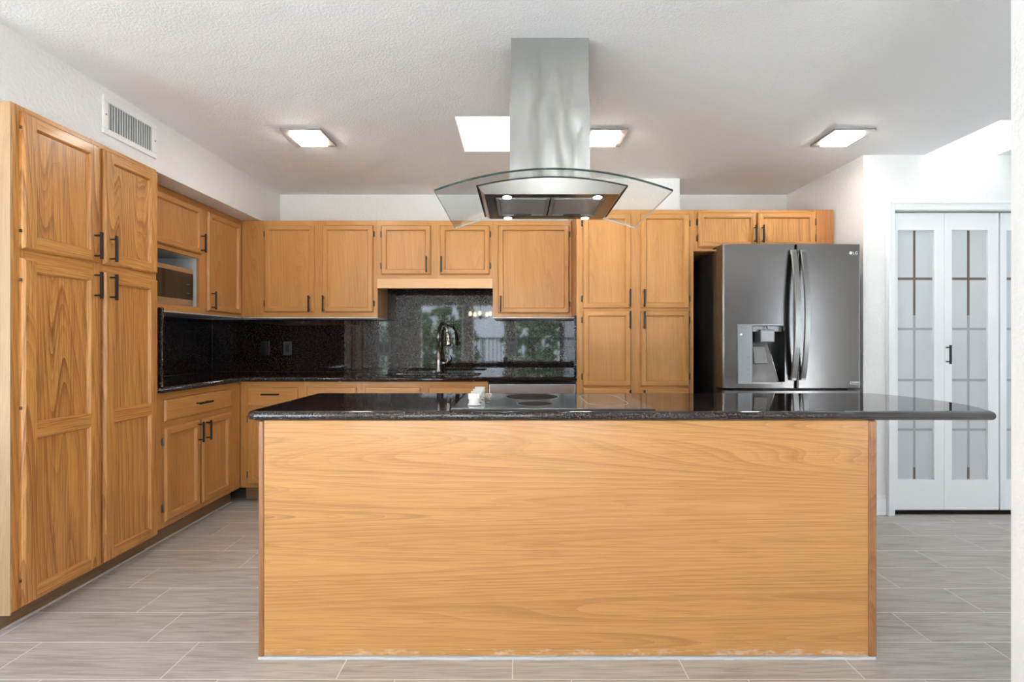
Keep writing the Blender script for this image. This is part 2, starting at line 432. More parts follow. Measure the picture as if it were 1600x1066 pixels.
# ------------------------------------------------------------------ cabinet builders (local frame: x along the face, y into the wall, z up)
def bar_pull(parent, x, z, y, length=.128, vertical=True):
    m = MB(); L = length/2; r = .0058; so = .028
    if vertical:
        m.box(x-r, x+r, y-so-.010, y-so, z-L, z+L)
        for q in (-.75, .75): m.tube([(x, y+.001, z+q*L), (x, y-so, z+q*L)], .0042, 8)
    else:
        m.box(x-L, x+L, y-so-.010, y-so, z-r, z+r)
        for q in (-.75, .75): m.tube([(x+q*L, y+.001, z), (x+q*L, y-so, z)], .0042, 8)
    return m.build('handle', 'black_metal', parent, (x, y, z) if not parent else (x, y, z), bevel=.002)

def door(parent, x0, x1, z0, z1, handle=None, hinge=None, mids=(), fw=.045, rich=False, name='door', hz=None, hinge_mat='hinge_dark', flat=False, fy=0, dots=False):
    p = 'oak_rich_' if rich else 'oak_'
    D = .020; inn = .008; out = .009
    m = MB(); T, B = -D, 0.0
    cx, cz = (x0+x1)/2, (z0+z1)/2
    def ring(i): return (x0+i, x1-i, z0+i, z1-i)
    def strip(r0, y0, r1, y1):
        a0, a1, b0, b1 = r0; c0, c1, d0, d1 = r1
        m.quad([(a0, y0, b0), (a1, y0, b0), (c1, y1, d0), (c0, y1, d0)], 1)
        m.quad([(a1, y0, b0), (a1, y0, b1), (c1, y1, d1), (c1, y1, d0)], 0)
        m.quad([(a1, y0, b1), (a0, y0, b1), (c0, y1, d1), (c1, y1, d1)], 1)
        m.quad([(a0, y0, b1), (a0, y0, b0), (c0, y1, d0), (c0, y1, d1)], 0)
    strip(ring(0), B, ring(0), -.009)
    strip(ring(0), -.009, ring(out*.35), -.015); strip(ring(out*.35), -.015, ring(out), T)
    a = out
    if flat:
        m.quad([(x0+a, T, z0+a), (x1-a, T, z0+a), (x1-a, T, z1-a), (x0+a, T, z1-a)], 1)
    else:
        i = fw-inn
        m.quad([(x0+a, T, z0+a), (x0+i, T, z0+a), (x0+i, T, z1-a), (x0+a, T, z1-a)], 0)
        m.quad([(x1-i, T, z0+a), (x1-a, T, z0+a), (x1-a, T, z1-a), (x1-i, T, z1-a)], 0)
        zs = [z0+fw]; 
        for c, h in mids: zs += [c-h/2, c+h/2]
        zs.append(z1-fw)
        m.quad([(x0+i, T, z0+a), (x1-i, T, z0+a), (x1-i, T, zs[0]-inn), (x0+i, T, zs[0]-inn)], 1)
        m.quad([(x0+i, T, zs[-1]+inn), (x1-i, T, zs[-1]+inn), (x1-i, T, z1-a), (x0+i, T, z1-a)], 1)
        for c, h in mids: m.quad([(x0+i, T, c-h/2+inn), (x1-i, T, c-h/2+inn), (x1-i, T, c+h/2-inn), (x0+i, T, c+h/2-inn)], 1)
        for k in range(0, len(zs), 2):
            w0, w1 = zs[k], zs[k+1]
            strip((x0+i, x1-i, w0-inn, w1+inn), T, (x0+fw-.003, x1-fw+.003, w0-.003, w1+.003), -.0135)
            strip((x0+fw-.003, x1-fw+.003, w0-.003, w1+.003), -.0135, (x0+fw, x1-fw, w0, w1), -.006)
    m.v = [(x, y+fy, z) for x, y, z in m.v]
    o = m.build(name, [p+'z', p+'x'], parent, (cx, fy, cz))
    if not flat:
        pm = MB()
        for k in range(0, len(zs), 2):
            pm.quad([(x0+fw, -.006, zs[k]), (x1-fw, -.006, zs[k]), (x1-fw, -.006, zs[k+1]), (x0+fw, -.006, zs[k+1])], 0)
        pm.v = [(x-cx, y, z-cz) for x, y, z in pm.v]
        pm.build('panel', p+'z', o)
    if handle:
        hx, hzc, vert = handle
        bar_pull(o, hx-cx, hzc-cz, T, vertical=vert)
    if hinge:
        hs = hz or (z0+.07, z1-.07)
        hxp = (x0-.004 if hinge == 'l' else x1+.004)
        for q in hs:
            h = MB(); h.tube([(hxp-cx, -.008, q-cz-.024), (hxp-cx, -.008, q-cz+.024)], .0042, 8)
            s_ = -1 if hinge == 'l' else 1
            if dots: h = MB(); h.tube([(hxp-cx, -.010, q-cz-.006), (hxp-cx, -.010, q-cz+.006)], .004, 8)
            else: h.box(hxp-cx, hxp-cx+s_*.007, -.003, 0, q-cz-.020, q-cz+.020)
            h.build('hinge', hinge_mat, o)
    return o

def carcass(root, w, d, z0, z1, stiles, rails, rich=False, toe=0, bottom=False, z_toe=0, btop=None, body=True, caulk=False):
    p = 'oak_rich_' if rich else 'oak_'
    if body:
        m = MB(); m.box(0, w, .0195, d, z0, btop or z1); m.build('body', p+'z', root, (w/2, d/2, z0))
    m = MB()
    for a, b_, c, e in stiles: m.box(a, b_, 0, .019, c, e, 0)
    for a, b_, c, e in rails: m.box(a, b_, .0003, .019, c, e, 1)
    m.build('face_frame', [p+'z', p+'x'], root, (w/2, 0, (z0+z1)/2))
    if toe:
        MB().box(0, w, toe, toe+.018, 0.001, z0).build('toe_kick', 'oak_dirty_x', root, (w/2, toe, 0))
    if toe and caulk:
        MB().box(.001, w-.001, toe-.010, toe-.0005, .0005, .007).build('caulk_bead', 'caulk', root)
    if bottom:
        MB().box(.002, w-.002, .004, d-.002, z0-.006, z0-.0005).build('bottom_panel', 'white_melamine', root)

# ---- tall pantry on the left wall: near edge Y=1.907, width .76
LX = -2.03; PY = 1.907; PW = .76
c = thing('pantry_cabinet', 'tall golden oak pantry cabinet with four doors at far left under the air vent', 'cabinet', (LX, PY, 0), PI/2)
carcass(c, PW, .605, .085, 2.130, [(0, .05, .085, 2.13), (.36, .42, .085, 2.13), (PW-.03, PW, .085, 2.13)],
        [(.05, .36, 2.05, 2.13), (.42, PW-.03, 2.05, 2.13), (.05, .36, 1.49, 1.57), (.42, PW-.03, 1.49, 1.57), (.05, .36, .085, .15), (.42, PW-.03, .085, .15)], True, toe=.065, caulk=True)
MB().box(-.004, -.0003, .001, .605, .0745, 2.13).build('side_panel', 'oak_pale_z', c, (0, .3, 1))
kw = dict(fw=.060, rich=True, dots=True)
door(c, .029, .385, 1.548, 2.108, (.352, 1.625, True), 'l', hz=(1.62, 2.04), **kw)
door(c, .409, .752, 1.548, 2.108, (.437, 1.625, True), None, **kw)
door(c, .029, .385, .093, 1.512, (.352, 1.437, True), 'l', mids=[(.80, .075)], hz=(.2, .9, 1.42), **kw)
door(c, .409, .752, .093, 1.512, (.437, 1.437, True), None, mids=[(.80, .075)], hz=(.2, .9, 1.42), **kw)

# ---- left wall cabinets (face X=-2.2)
LU = -2.20; MY = PY+PW+.001; MWW = .673
c = thing('wall_cabinet', 'golden oak wall cabinet with an open white niche holding the microwave', 'cabinet', (LU, MY, 0), PI/2, 'wall cabinets')
w = MWW; zt = 2.13; zb = 1.363
carcass(c, w, .44, zb, zt, [(0, .05, zb, zt), (w-.062, w, zb, zt)], [(.05, w-.062, 2.06, zt), (.05, w-.062, 1.742, 1.80), (.05, w-.062, zb, 1.405)], body=False)
m = MB(); m.box(0, .018, .0195, .44, zb, zt); m.box(w-.018, w, .0195, .44, zb, zt); m.box(.018, w-.018, .0195, .44, 1.76, zt); m.box(.018, w-.018, .0195, .44, zb, 1.385); m.box(.018, w-.018, .425, .44, 1.385, 1.76)
m.build('body', 'oak_z', c, (w/2, .2, zb))
m = MB(); m.box(.050, w-.062, .0195, .424, 1.3855, 1.404); m.box(w-.062, w-.0185, .0195, .424, 1.3855, 1.7595); m.box(.0185, .05, .0195, .424, 1.3855, 1.7595); m.box(.05, w-.062, .0195, .424, 1.7425, 1.7595); m.box(.05, w-.062, .41, .424, 1.404, 1.7425)
m.build('niche_lining', 'white_melamine', c)
MB().box(.002, w-.002, .004, .43, zb-.006, zb-.0005).build('bottom_panel', 'white_melamine', c)
door(c, .02, w-.052, 1.77, 2.088, (w-.072, 1.845, True), 'l')
# microwave inside the niche
mw = thing('microwave', 'stainless and black glass microwave sitting in the white cabinet niche', 'microwave', (LU-.032, MY+.052, 1.404), PI/2)
w_ = .550; h_ = .258
MB().box(0, w_, .02, .36, .006, h_).build('body', 'black_metal', mw, bevel=.003)
MB().box(0, w_, 0, .0195, h_-.032, h_).build('top_trim', 'stainless', mw, bevel=.002)
MB().box(0, w_, 0, .0195, .006, .048).build('bottom_trim', 'stainless', mw, bevel=.002)
MB().box(0, w_-.125, .002, .0195, .0485, h_-.0325).build('door_window', 'dark_glass', mw)
cp = MB().box(w_-.1245, w_, .002, .0195, .0485, h_-.0325).build('control_panel', 'dark_glass', mw)
for zz in (.09, .15):
    MB().box(w_-.062, w_-.040, .0005, .0018, zz, zz+.004).build('display_mark', 'dispenser_panel', cp)
for sx in (.03, w_-.03): MB().tube([(sx, .06, .0005), (sx, .06, .006)], .012, 10).build('foot', 'gasket', mw)

CY = MY+MWW+.001; w = 3.779-CY
c = thing('wall_cabinet', 'narrow golden oak wall cabinet with one tall door in the left corner beside the microwave', 'cabinet', (LU, CY, 0), PI/2, 'wall cabinets')
carcass(c, w, .44, zb, zt, [(0, .05, zb, zt), (w-.045, w, zb, zt)], [(.05, w-.045, 2.05, zt), (.05, w-.045, zb, 1.43)], bottom=True)
door(c, .010, w-.030, 1.385, 2.088, (.038, 1.462, True), 'r')

# ---- back wall cabinets (face Y=3.78)
UY = 3.78; UD = BACK-UY-.001
def back_upper(x0, x1, z0, label, doors, **k):
    c = thing('wall_cabinet', label, 'cabinet', (x0, UY, 0), 0, 'wall cabinets'); w = x1-x0
    st = [(0, doors[0][0]-x0+.03, z0, 2.13), (doors[-1][1]-x0-.03, w, z0, 2.13)]
    if len(doors) == 2: st.insert(1, (doors[0][1]-x0-.03, doors[1][0]-x0+.03, z0, 2.13))
    rl = []
    for d in doors: rl += [(d[0]-x0+.03, d[1]-x0-.03, 2.06, 2.13), (d[0]-x0+.03, d[1]-x0-.03, z0, d[2]+.03)]
    carcass(c, w, UD, z0, 2.13, st, rl, bottom=k.get('bottom', True))
    for d in doors: door(c, d[0]-x0, d[1]-x0, d[2], d[3], (d[4]-x0, d[5], True), d[6])
    return c
back_upper(-2.199, -1.122, 1.363, 'golden oak wall cabinet with two tall doors left of the sink', [(-2.012, -1.618, 1.402, 2.092, -1.648, 1.468, 'l'), (-1.556, -1.154, 1.402, 2.092, -1.536, 1.468, 'r')])
c = back_upper(-1.121, -.209, 1.668, 'short golden oak wall cabinet with two small doors above the sink', [(-1.089, -.699, 1.70, 2.09, -.727, 1.777, 'l'), (-.626, -.232, 1.70, 2.09, -.609, 1.777, 'r')], bottom=False)
MB().box(0, .912, -.012, .008, 1.592, 1.667).build('valance', 'oak_pale_x', c, (.45, 0, 1.63), bevel=.002)
back_upper(-.208, .416, 1.363, 'golden oak wall cabinet with a single wide door right of the sink', [(-.167, .397, 1.394, 2.09, -.143, 1.466, 'r')])

# ---- tall back cabinet (face Y=3.47)
TY = 3.47; TD = BACK-TY-.001
x0 = .419; w = .850
c = thing('pantry_cabinet', 'tall golden oak pantry cabinet with six doors between dishwasher and refrigerator', 'cabinet', (x0, TY, 0), 0)
carcass(c, w, TD, .105, 2.13, [(0, .06, .105, 2.13), (.385, .475, .105, 2.13), (w-.05, w, .105, 2.13)],
        [(a, b_, z0, z1) for a, b_ in ((.06, .385), (.475, w-.05)) for z0, z1 in ((2.07, 2.13), (1.37, 1.44), (.81, .87), (.105, .15))], toe=.07)
for d0, d1, hx, hs in ((.044, .394, .380, 'l'), (.463, .817, .482, 'r')):
    door(c, d0, d1, 1.411, 2.10, (hx, 1.483, True), hs)
    door(c, d0, d1, .846, 1.397, (hx, 1.325, True), hs)
    door(c, d0, d1, .135, .834, (hx, .76, True), hs)
# ---- cabinet over the refrigerator
x0 = 1.2695; w = 1.017
c = thing('wall_cabinet', 'reddish oak wall cabinet with two wide low doors above the refrigerator', 'cabinet', (x0, TY, 0), 0, 'wall cabinets')
carcass(c, w, TD, 1.828, 2.13, [(0, .06, 1.828, 2.13), (.42, .50, 1.828, 2.13), (.86, w, 1.828, 2.13)], [(.06, .42, 2.06, 2.13), (.06, .42, 1.828, 1.88), (.50, .86, 2.06, 2.13), (.50, .86, 1.828, 1.88)], rich=True)
MB().box(.893, 1.0165, -.0025, -.0003, 1.8285, 2.1295).build('filler_strip', 'oak_red_z', c, (.95, 0, 2))
door(c, .030, .448, 1.852, 2.108, (.432, 1.945, True), 'l', rich=True)
door(c, .462, .880, 1.852, 2.108, (.486, 1.945, True), 'r', rich=True)

# ---- base cabinets
BZ = .108; BT = .878
c = thing('base_cabinet', 'golden oak base cabinet with one drawer over two doors beside the tall left pantry', 'cabinet', (LX, MY, 0), PI/2, 'base cabinets')
w = TY-MY-.001
carcass(c, w, .60, BZ, BT, [(0, .075, BZ, BT), (.335, .385, BZ, .70), (w-.16, w, BZ, BT)], [(.075, w-.16, .84, BT), (.075, w-.16, .67, .72), (.075, .335, BZ, .17), (.385, w-.16, BZ, .17)], toe=.07, caulk=True)
door(c, .047, .667, .714, .838, (.353, .786, False), None, name='drawer', flat=True)
door(c, .047, .347, .14, .676, (.322, .603, True), 'l', hz=(.22, .60), hinge_mat='hinge_silver')
door(c, .367, .667, .14, .676, (.395, .603, True), 'r')
def back_base(x0, x1, label, cols, handles, btop=None):
    c = thing('base_cabinet', label, 'cabinet', (x0, TY, 0), 0, 'base cabinets'); w = x1-x0
    st = [(0, cols[0][0]-x0+.02, BZ, BT), (cols[0][1]-x0-.02, cols[1][0]-x0+.02, BZ, BT), (cols[1][1]-x0-.02, w, BZ, BT)]
    rl = []
    for a, b_ in cols: rl += [(a-x0+.02, b_-x0-.02, q0, q1) for q0, q1 in ((.82, BT), (.66, .72), (BZ, .16))]
    carcass(c, w, TD, BZ, BT, st, rl, toe=.07, btop=btop)
    for i, (a, b_) in enumerate(cols):
        door(c, a-x0, b_-x0, .70, .838, ((a+b_)/2-x0, .79, False) if handles else None, None, name='drawer' if handles else 'false_front', flat=True)
        hx = (b_-x0-.03) if i == 0 else (a-x0+.03)
        door(c, a-x0, b_-x0, .135, .676, (hx, .60, True), 'l' if i == 0 else 'r')
    return c
back_base(-2.028, -1.146, 'golden oak base cabinet with two drawers in the corner of the back run', [(-1.968, -1.607), (-1.542, -1.18)], True)
back_base(-1.145, -.226, 'golden oak base cabinet with false drawer fronts below the black sink', [(-1.118, -.717), (-.657, -.25)], False, .66)
# ---- dishwasher
d = thing('dishwasher', 'stainless dishwasher between the sink cabinet and the tall pantry', 'dishwasher', (-.223, TY, 0))
MB().box(.002, .636, .03, .58, .09, .874).build('body', 'gasket', d)
MB().box(.006, .632, -.02, .0295, .79, .862).build('control_strip', 'stainless', d, bevel=.004)
dd = MB().box(.006, .632, -.018, .0295, .12, .787).build('front_panel', 'stainless', d, bevel=.004)
m = MB(); m.tube([(.08, -.055, .75), (.56, -.055, .75)], .009, 12)
for q in (.10, .54): m.tube([(q, -.0175, .75), (q, -.055, .75)], .006, 8)
m.build('handle', 'handle_steel', dd)
MB().box(.006, .632, .05, .068, .001, .0895).build('toe_kick', 'gasket', d)

# ------------------------------------------------------------------ countertops, backsplash, sink, faucet
ZC0, ZC1 = .879, .914
sink_hole = rounded_rect(-1.05, -.30, 3.545, 3.905, .05)
ct = slab('countertop', [(-2.638, MY), (-1.995, MY), (-1.995, 3.44), (.418, 3.44), (.418, 4.088), (-2.638, 4.088)], [sink_hole], ZC0, ZC1, 'granite', r=.014)
tag(ct, 'polished black brown granite countertop in an L along the left and back walls', 'countertop')
# backsplash
bs = thing('backsplash', 'polished dark granite backsplash covering the back wall behind the sink', 'backsplash', (0, BACK, 0))
for a, b_, zt_ in ((-2.6195, -2.2295, 1.355), (-2.2285, -2.0905, 1.355), (-2.0895, -1.1212, 1.355), (-1.1208, -.2083, 1.665), (-.2079, .3985, 1.355)):
    MB().box(a, b_, -.020, -.001, ZC1+.0005, zt_).build('slab_panel', 'granite', bs)
bs = thing('backsplash', 'dark granite backsplash along the left wall below the microwave cabinet', 'backsplash', (-2.64, 0, 0))
for a, b_ in ((MY+.016, 3.28), (3.2808, 4.0698)): MB().box(.001, .020, a, b_, ZC1+.0005, 1.355).build('slab_panel', 'granite', bs)
tag(MB().box(-2.618, -1.997, MY+.0005, MY+.015, ZC1+.0005, 1.362).build('side_splash', 'granite', bevel=.002), 'upright granite strip fixed against the side of the tall left pantry', 'backsplash')
tag(MB().box(.399, .418, 3.455, 4.088, ZC1+.0005, 1.36).build('side_splash', 'granite', bevel=.002), 'upright granite strip fixed against the side of the tall back pantry', 'backsplash')
# sink
sk = thing('sink', 'black undermount sink set into the back granite countertop', 'sink', (-.675, 3.725, ZC0))
m = MB(); o_ = rounded_rect(-.374, .374, -.179, .179, .05); i_ = rounded_rect(-.35, .35, -.155, .155, .05); nn = len(o_)
for k in range(nn):
    k2 = (k+1) % nn
    m.quad([(*o_[k], -.001), (*o_[k2], -.001), (*o_[k2], -.16), (*o_[k], -.16)])
    m.quad([(*o_[k2], -.16), (*o_[k], -.16), (*i_[k], -.19), (*i_[k2], -.19)])
m.quad([(*p, -.19) for p in i_]); m.build('basin', 'sink_black', sk)
MB().tube([(0, 0, -.1895), (0, 0, -.186)], .045, 20).build('drain', 'nickel', sk)
# faucet
fc = thing('faucet', 'brushed nickel gooseneck pull down faucet standing behind the sink', 'faucet', (-.671, 3.975, ZC1+.0005), -.18)
MB().tube([(0, 0, 0), (0, 0, .008), (0, 0, .012), (0, 0, .07), (0, 0, .09), (0, 0, .20)], [.027, .027, .023, .0215, .019, .0145], 20).build('base', 'nickel', fc)
pts = [(0, 0, .20), (0, 0, .30)]; R = .088
for k in range(1, 15):
    a = PI - k*(PI-.25)/14; pts.append((.75*(R+R*math.cos(a)), -.9*(R+R*math.cos(a)), .30+R*1.15*math.sin(a)))
MB().tube(pts, .0125, 14).build('spout', 'nickel', fc)
e = Vector(pts[-1]); dirv = Vector((.16, -.2, -1)).normalized()
MB().tube([e, e+dirv*.012, e+dirv*.05, e+dirv*.10, e+dirv*.104], [.0135, .015, .018, .0245, .022], 18).build('spray_head', 'nickel', fc)
m = MB(); m.tube([(.018, 0, .075), (.06, 0, .078)], .0125, 14); m.tube([(.060, 0, .078), (.075, 0, .085), (.082, 0, .105), (.072, 0, .135)], [.012, .009, .007, .005], 12)
m.build('lever', 'nickel', fc)
# outlets on the backsplash
def outlet(x, y, z, wd, label, frame, rz=0):
    o = thing('wall_outlet', label, 'outlet', (x, y, z), rz, 'outlets on the backsplash')
    MB().box(-wd/2, wd/2, -.006, -.0002, -.0575, .0575).build('cover_plate', frame, o, bevel=.002)
    nn = 1 if wd < .1 else 2
    for k in range(nn):
        xc = 0 if nn == 1 else (-.023 if k == 0 else .023)
        MB().box(xc-.0165, xc+.0165, -.0085, -.0062, -.034, .034).build('socket', 'outlet_black', o, bevel=.001)
YB = BACK-.020
outlet(-2.165, YB, 1.113, .07, 'black single outlet on the narrow backsplash strip in the left corner', 'outlet_black')
outlet(-1.975, YB, 1.113, .07, 'black single outlet under the two door wall cabinet', 'outlet_steel')
outlet(-1.149, YB, 1.113, .115, 'double black outlet with steel plate left of the faucet', 'outlet_steel')
outlet(-.062, YB, 1.115, .07, 'single outlet with steel plate right of the faucet', 'outlet_steel')
outlet(-2.62, 3.80, 1.20, .115, 'black outlet on the left wall backsplash below the microwave', 'outlet_black', PI/2)

# ------------------------------------------------------------------ island
il = thing('kitchen_island', 'long kitchen island with a plain honey oak front panel', 'kitchen island', (.18, 1.76, 0))
MB().box(-1.115, 1.122, .022, .545, .10, .878).build('body', 'oak_z', il)
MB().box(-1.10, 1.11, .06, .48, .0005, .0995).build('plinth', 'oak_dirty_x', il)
MB().box(-1.121, 1.108, 0, .0215, .012, .878).build('front_panel', 'oak_panel_x', il, (.1, 0, .44))
MB().box(-1.142, -1.1215, -.004, .036, .006, .878).build('corner_trim', 'oak_trim_z', il, (-1.13, 0, .4), bevel=.006, seg=3)
MB().box(1.1085, 1.140, -.004, .036, .006, .878).build('corner_trim', 'oak_trim_z', il, (1.12, 0, .4), bevel=.006, seg=3)
MB().box(-1.135, -1.1155, .0365, .545, .006, .878).build('side_panel', 'oak_z', il, (-1.13, .3, .4))
MB().box(1.1225, 1.134, .0365, .545, .006, .878).build('side_panel', 'oak_z', il, (1.12, .3, .4))
m = MB(); pr = [(x*.032-1.14, -.006-.004*random.random()) for x in range(0, 72)]
m.prism(pr + [(1.135, .012), (-1.14, .012)], .0005, .009); m.build('caulk_bead', 'caulk', il)
m = MB()
m.quad([(1.1405, .05, .877), (1.175, .05, .877), (1.1405, .05, .842)]); m.quad([(1.1405, .08, .842), (1.175, .08, .877), (1.1405, .08, .877)])
m.quad([(1.1405, .05, .842), (1.175, .05, .877), (1.175, .08, .877), (1.1405, .08, .842)]); m.quad([(1.1405, .05, .877), (1.1405, .08, .877), (1.175, .08, .877), (1.175, .05, .877)])
m.quad([(1.1405, .05, .842), (1.1405, .08, .842), (1.1405, .08, .877), (1.1405, .05, .877)])
m.build('bracket', 'white_paint', il)
YF, YK = 1.745, 2.384
arc = []
cx_, cy_ = 1.262, 2.07; R_ = .582
for k in range(0, 25):
    a = math.radians(-33.6 + 67.2*k/24); arc.append((cx_+R_*math.cos(a), cy_+R_*math.sin(a)))
arc[0] = (arc[0][0], YF)
corner = [(-1.008+.05-.05*math.sin(q), YK-.0) for q in ()]
outer = [(-1.008+.04, YF)] + [(x, y) for x, y in arc] + [(arc[-1][0]-.02, YK), (-1.006, YK), (-1.010, YF+.04), (-1.000, YF+.012)]
tag(slab('countertop', outer, [], ZC0, ZC1, 'granite', r=.0165, seg=5), 'polished black brown granite island countertop with a curved overhanging right end', 'countertop')
# ---- cooktop
ck = thing('cooktop', 'black glass electric cooktop with white knobs set into the island countertop', 'cooktop', (.127, 2.032, ZC1+.0004))
MB().box(-.380, .380, -.258, .258, 0, .0052).build('edge_trim', 'black_metal', ck)
MB().box(-.379, .379, -.257, .257, .0053, .0065).build('glass_top', 'cooktop_glass', ck)
def disc(cx, cy, r, z, mn, name, par, rin=0, n=48, oval=0):
    m = MB(); pts = []; ins = []
    for k in range(n):
        a = 2*PI*k/n; oy = oval if math.sin(a) > 0 else -oval
        pts.append((cx+r*math.cos(a), cy+oy+r*math.sin(a), z)); ins.append((cx+rin*math.cos(a), cy+oy+rin*math.sin(a), z))
    if rin:
        for k in range(n): m.quad([pts[k], pts[(k+1) % n], ins[(k+1) % n], ins[k]])
    else: m.quad(pts)
    return m.build(name, mn, par)
disc(-.069, .128, .118, .0068, 'burner_glass', 'burner', ck); disc(-.069, .128, .121, .0067, 'burner_ring', 'icon_dark', ck, .118)
disc(-.064, -.112, .070, .0068, 'burner_glass', 'burner', ck); disc(-.064, -.112, .072, .0067, 'burner_ring', 'icon_dark', ck, .070)
disc(.232, .02, .082, .0068, 'bridge_glass', 'burner', ck, oval=.105); disc(.232, .02, .0855, .0067, 'burner_ring', 'burner_ring', ck, .082, oval=.105)
for yy in (-.165, -.068, .025, .118):
    k = MB(); k.tube([(-.303, yy, .007), (-.303, yy, .012), (-.303, yy, .0125), (-.303, yy, .036)], [.025, .025, .021, .0195], 24)
    k.box(-.3285+.003, -.2805, yy-.006, yy+.006, .030, .052)
    kb = k.build('knob', 'knob_white', ck, (-.303, yy, .007), bevel=.0025)
for yy in (-.165, -.068, .025, .118):
    MB().box(-.262, -.246, yy-.004, yy+.004, .0066, .0069).build('printed_mark', 'icon_dark', ck)
MB().box(.02, .07, .225, .232, .0066, .0069).build('printed_mark', 'icon_dark', ck)

# ------------------------------------------------------------------ range hood
hd = thing('range_hood', 'stainless island range hood with a curved glass canopy hanging from the ceiling', 'range hood', (.130, 2.09, 1.75))
GX, GS = .45, .082
def arc_z(x): return .067 - GS*(x/GX)**2          # underside of the glass, from the hood origin
m = MB(); N = 36; xs = [-GX+2*GX*k/N for k in range(N+1)]; y0, y1 = -.295, .30; th = .008
for k in range(N):
    a, b_ = xs[k], xs[k+1]; za, zb_ = arc_z(a), arc_z(b_)
    m.quad([(a, y0, za), (a, y1, za), (b_, y1, zb_), (b_, y0, zb_)], 0, True)
    m.quad([(a, y0, za+th), (b_, y0, zb_+th), (b_, y1, zb_+th), (a, y1, za+th)], 0, True)
    m.quad([(a, y0, za), (b_, y0, zb_), (b_, y0, zb_+th), (a, y0, za+th)], 1)
    m.quad([(b_, y1, zb_), (a, y1, za), (a, y1, za+th), (b_, y1, zb_+th)], 2)
for x, s_ in ((-GX, 0), (GX, 1)):
    z = arc_z(x); m.quad([(x, y0, z), (x, y0, z+th), (x, y1, z+th), (x, y1, z)], 2)
gl = m.build('glass_canopy', ['hood_glass', 'glass_edge_dark', 'glass_edge_pale'], hd)
# body under the glass
hb = .294; yb0, yb1 = -.225, .232; zb2 = .006
m = MB(); xs = [-hb+2*hb*k/20 for k in range(21)]; q = .268/hb
for k in range(20):
    a, b_ = xs[k], xs[k+1]; za, zc = arc_z(a)-.0006, arc_z(b_)-.0006
    m.quad([(a*q, -.196, zb2), (b_*q, -.196, zb2), (b_, yb0, zc), (a, yb0, za)], 0, True)
    m.quad([(b_*q, .182, zb2), (a*q, .182, zb2), (a, yb1, za), (b_, yb1, zc)], 0, True)
    m.quad([(a, yb0, za), (b_, yb0, zc), (b_, yb1, zc), (a, yb1, za)], 0, True)
for s_ in (-1, 1):
    x = s_*hb; z = arc_z(x)-.0006
    p = [(x*q, -.196, zb2), (x, yb0, z), (x, yb1, z), (x*q, .182, zb2)]
    m.quad(p if s_ < 0 else p[::-1])
m.build('body', 'stainless', hd)
m = MB()
pts = [(x, yb0-.0015, arc_z(x)-.003) for x in xs]
m.tube(pts, .0032, 8)
for s_ in (-1, 1): m.tube([(s_*hb, yb0-.0015, arc_z(hb)-.003), (s_*hb, yb1, arc_z(hb)-.003)], .0034, 8)
m.build('gasket_trim', 'gasket', hd)
m = MB(); xx = .268; fx0, fx1, fy0, fy1 = -.225, .225, -.150, .122
m.quad([(-xx, -.196, zb2-.001), (-xx, .182, zb2-.001), (fx0, fy1, zb2-.001), (fx0, fy0, zb2-.001)]); m.quad([(fx1, fy0, zb2-.001), (fx1, fy1, zb2-.001), (xx, .182, zb2-.001), (xx, -.196, zb2-.001)])
m.quad([(-xx, -.196, zb2-.001), (fx0, fy0, zb2-.001), (fx1, fy0, zb2-.001), (xx, -.196, zb2-.001)]); m.quad([(fx0, fy1, zb2-.001), (-xx, .182, zb2-.001), (xx, .182, zb2-.001), (fx1, fy1, zb2-.001)])
m.build('underside', 'black_steel', hd)
for a, b_ in ((fx0+.001, -.003), (.003, fx1-.001)):
    m = MB(); m.box(a, b_, fy0+.001, fy1-.001, zb2-.002, zb2+.006)
    f = m.build('filter', 'filter_mesh', hd, bevel=.001)
    m = MB()
    m.box(a+.012, b_-.012, fy0+.012, fy0+.016, zb2-.005, zb2-.0022); m.box(a+.012, b_-.012, fy1-.016, fy1-.012, zb2-.005, zb2-.0022)
    m.box(a+.012, a+.016, fy0+.016, fy1-.016, zb2-.005, zb2-.0022); m.box(b_-.016, b_-.012, fy0+.016, fy1-.016, zb2-.005, zb2-.0022)
    m.build('filter_rim', 'handle_steel', f)
    c0 = (a+b_)/2; MB().box(c0-.04, c0+.04, fy1-.030, fy1-.020, zb2-.007, zb2-.0022).build('filter_handle', 'gasket', f, bevel=.001)
for x, y in ((-.178, -.172), (.186, -.172), (-.182, .152), (.180, .152)):
    l = MB().tube([(x, y, zb2-.0055), (x, y, zb2-.0012)], .021, 24).build('lamp_rim', 'handle_steel', hd)
    MB().tube([(x, y, zb2-.0075), (x, y, zb2-.0057)], .0165, 24).build('led', 'led_glow', l)
# chimney, two sleeves
MB().box(-.168, .164, -.120, .18, .062, .42).build('chimney_sleeve', 'duct_steel', hd, (0, 0, .2))
up = MB().box(-.163, .159, -.115, .175, .4205, CEIL-1.75-.001).build('chimney_cover', 'duct_steel', hd, (0, 0, .6))
MB().tube([(-.002, -.1158, CEIL-1.75-.02), (-.002, -.120, CEIL-1.75-.02)], .006, 12).build('screw', 'handle_steel', up)

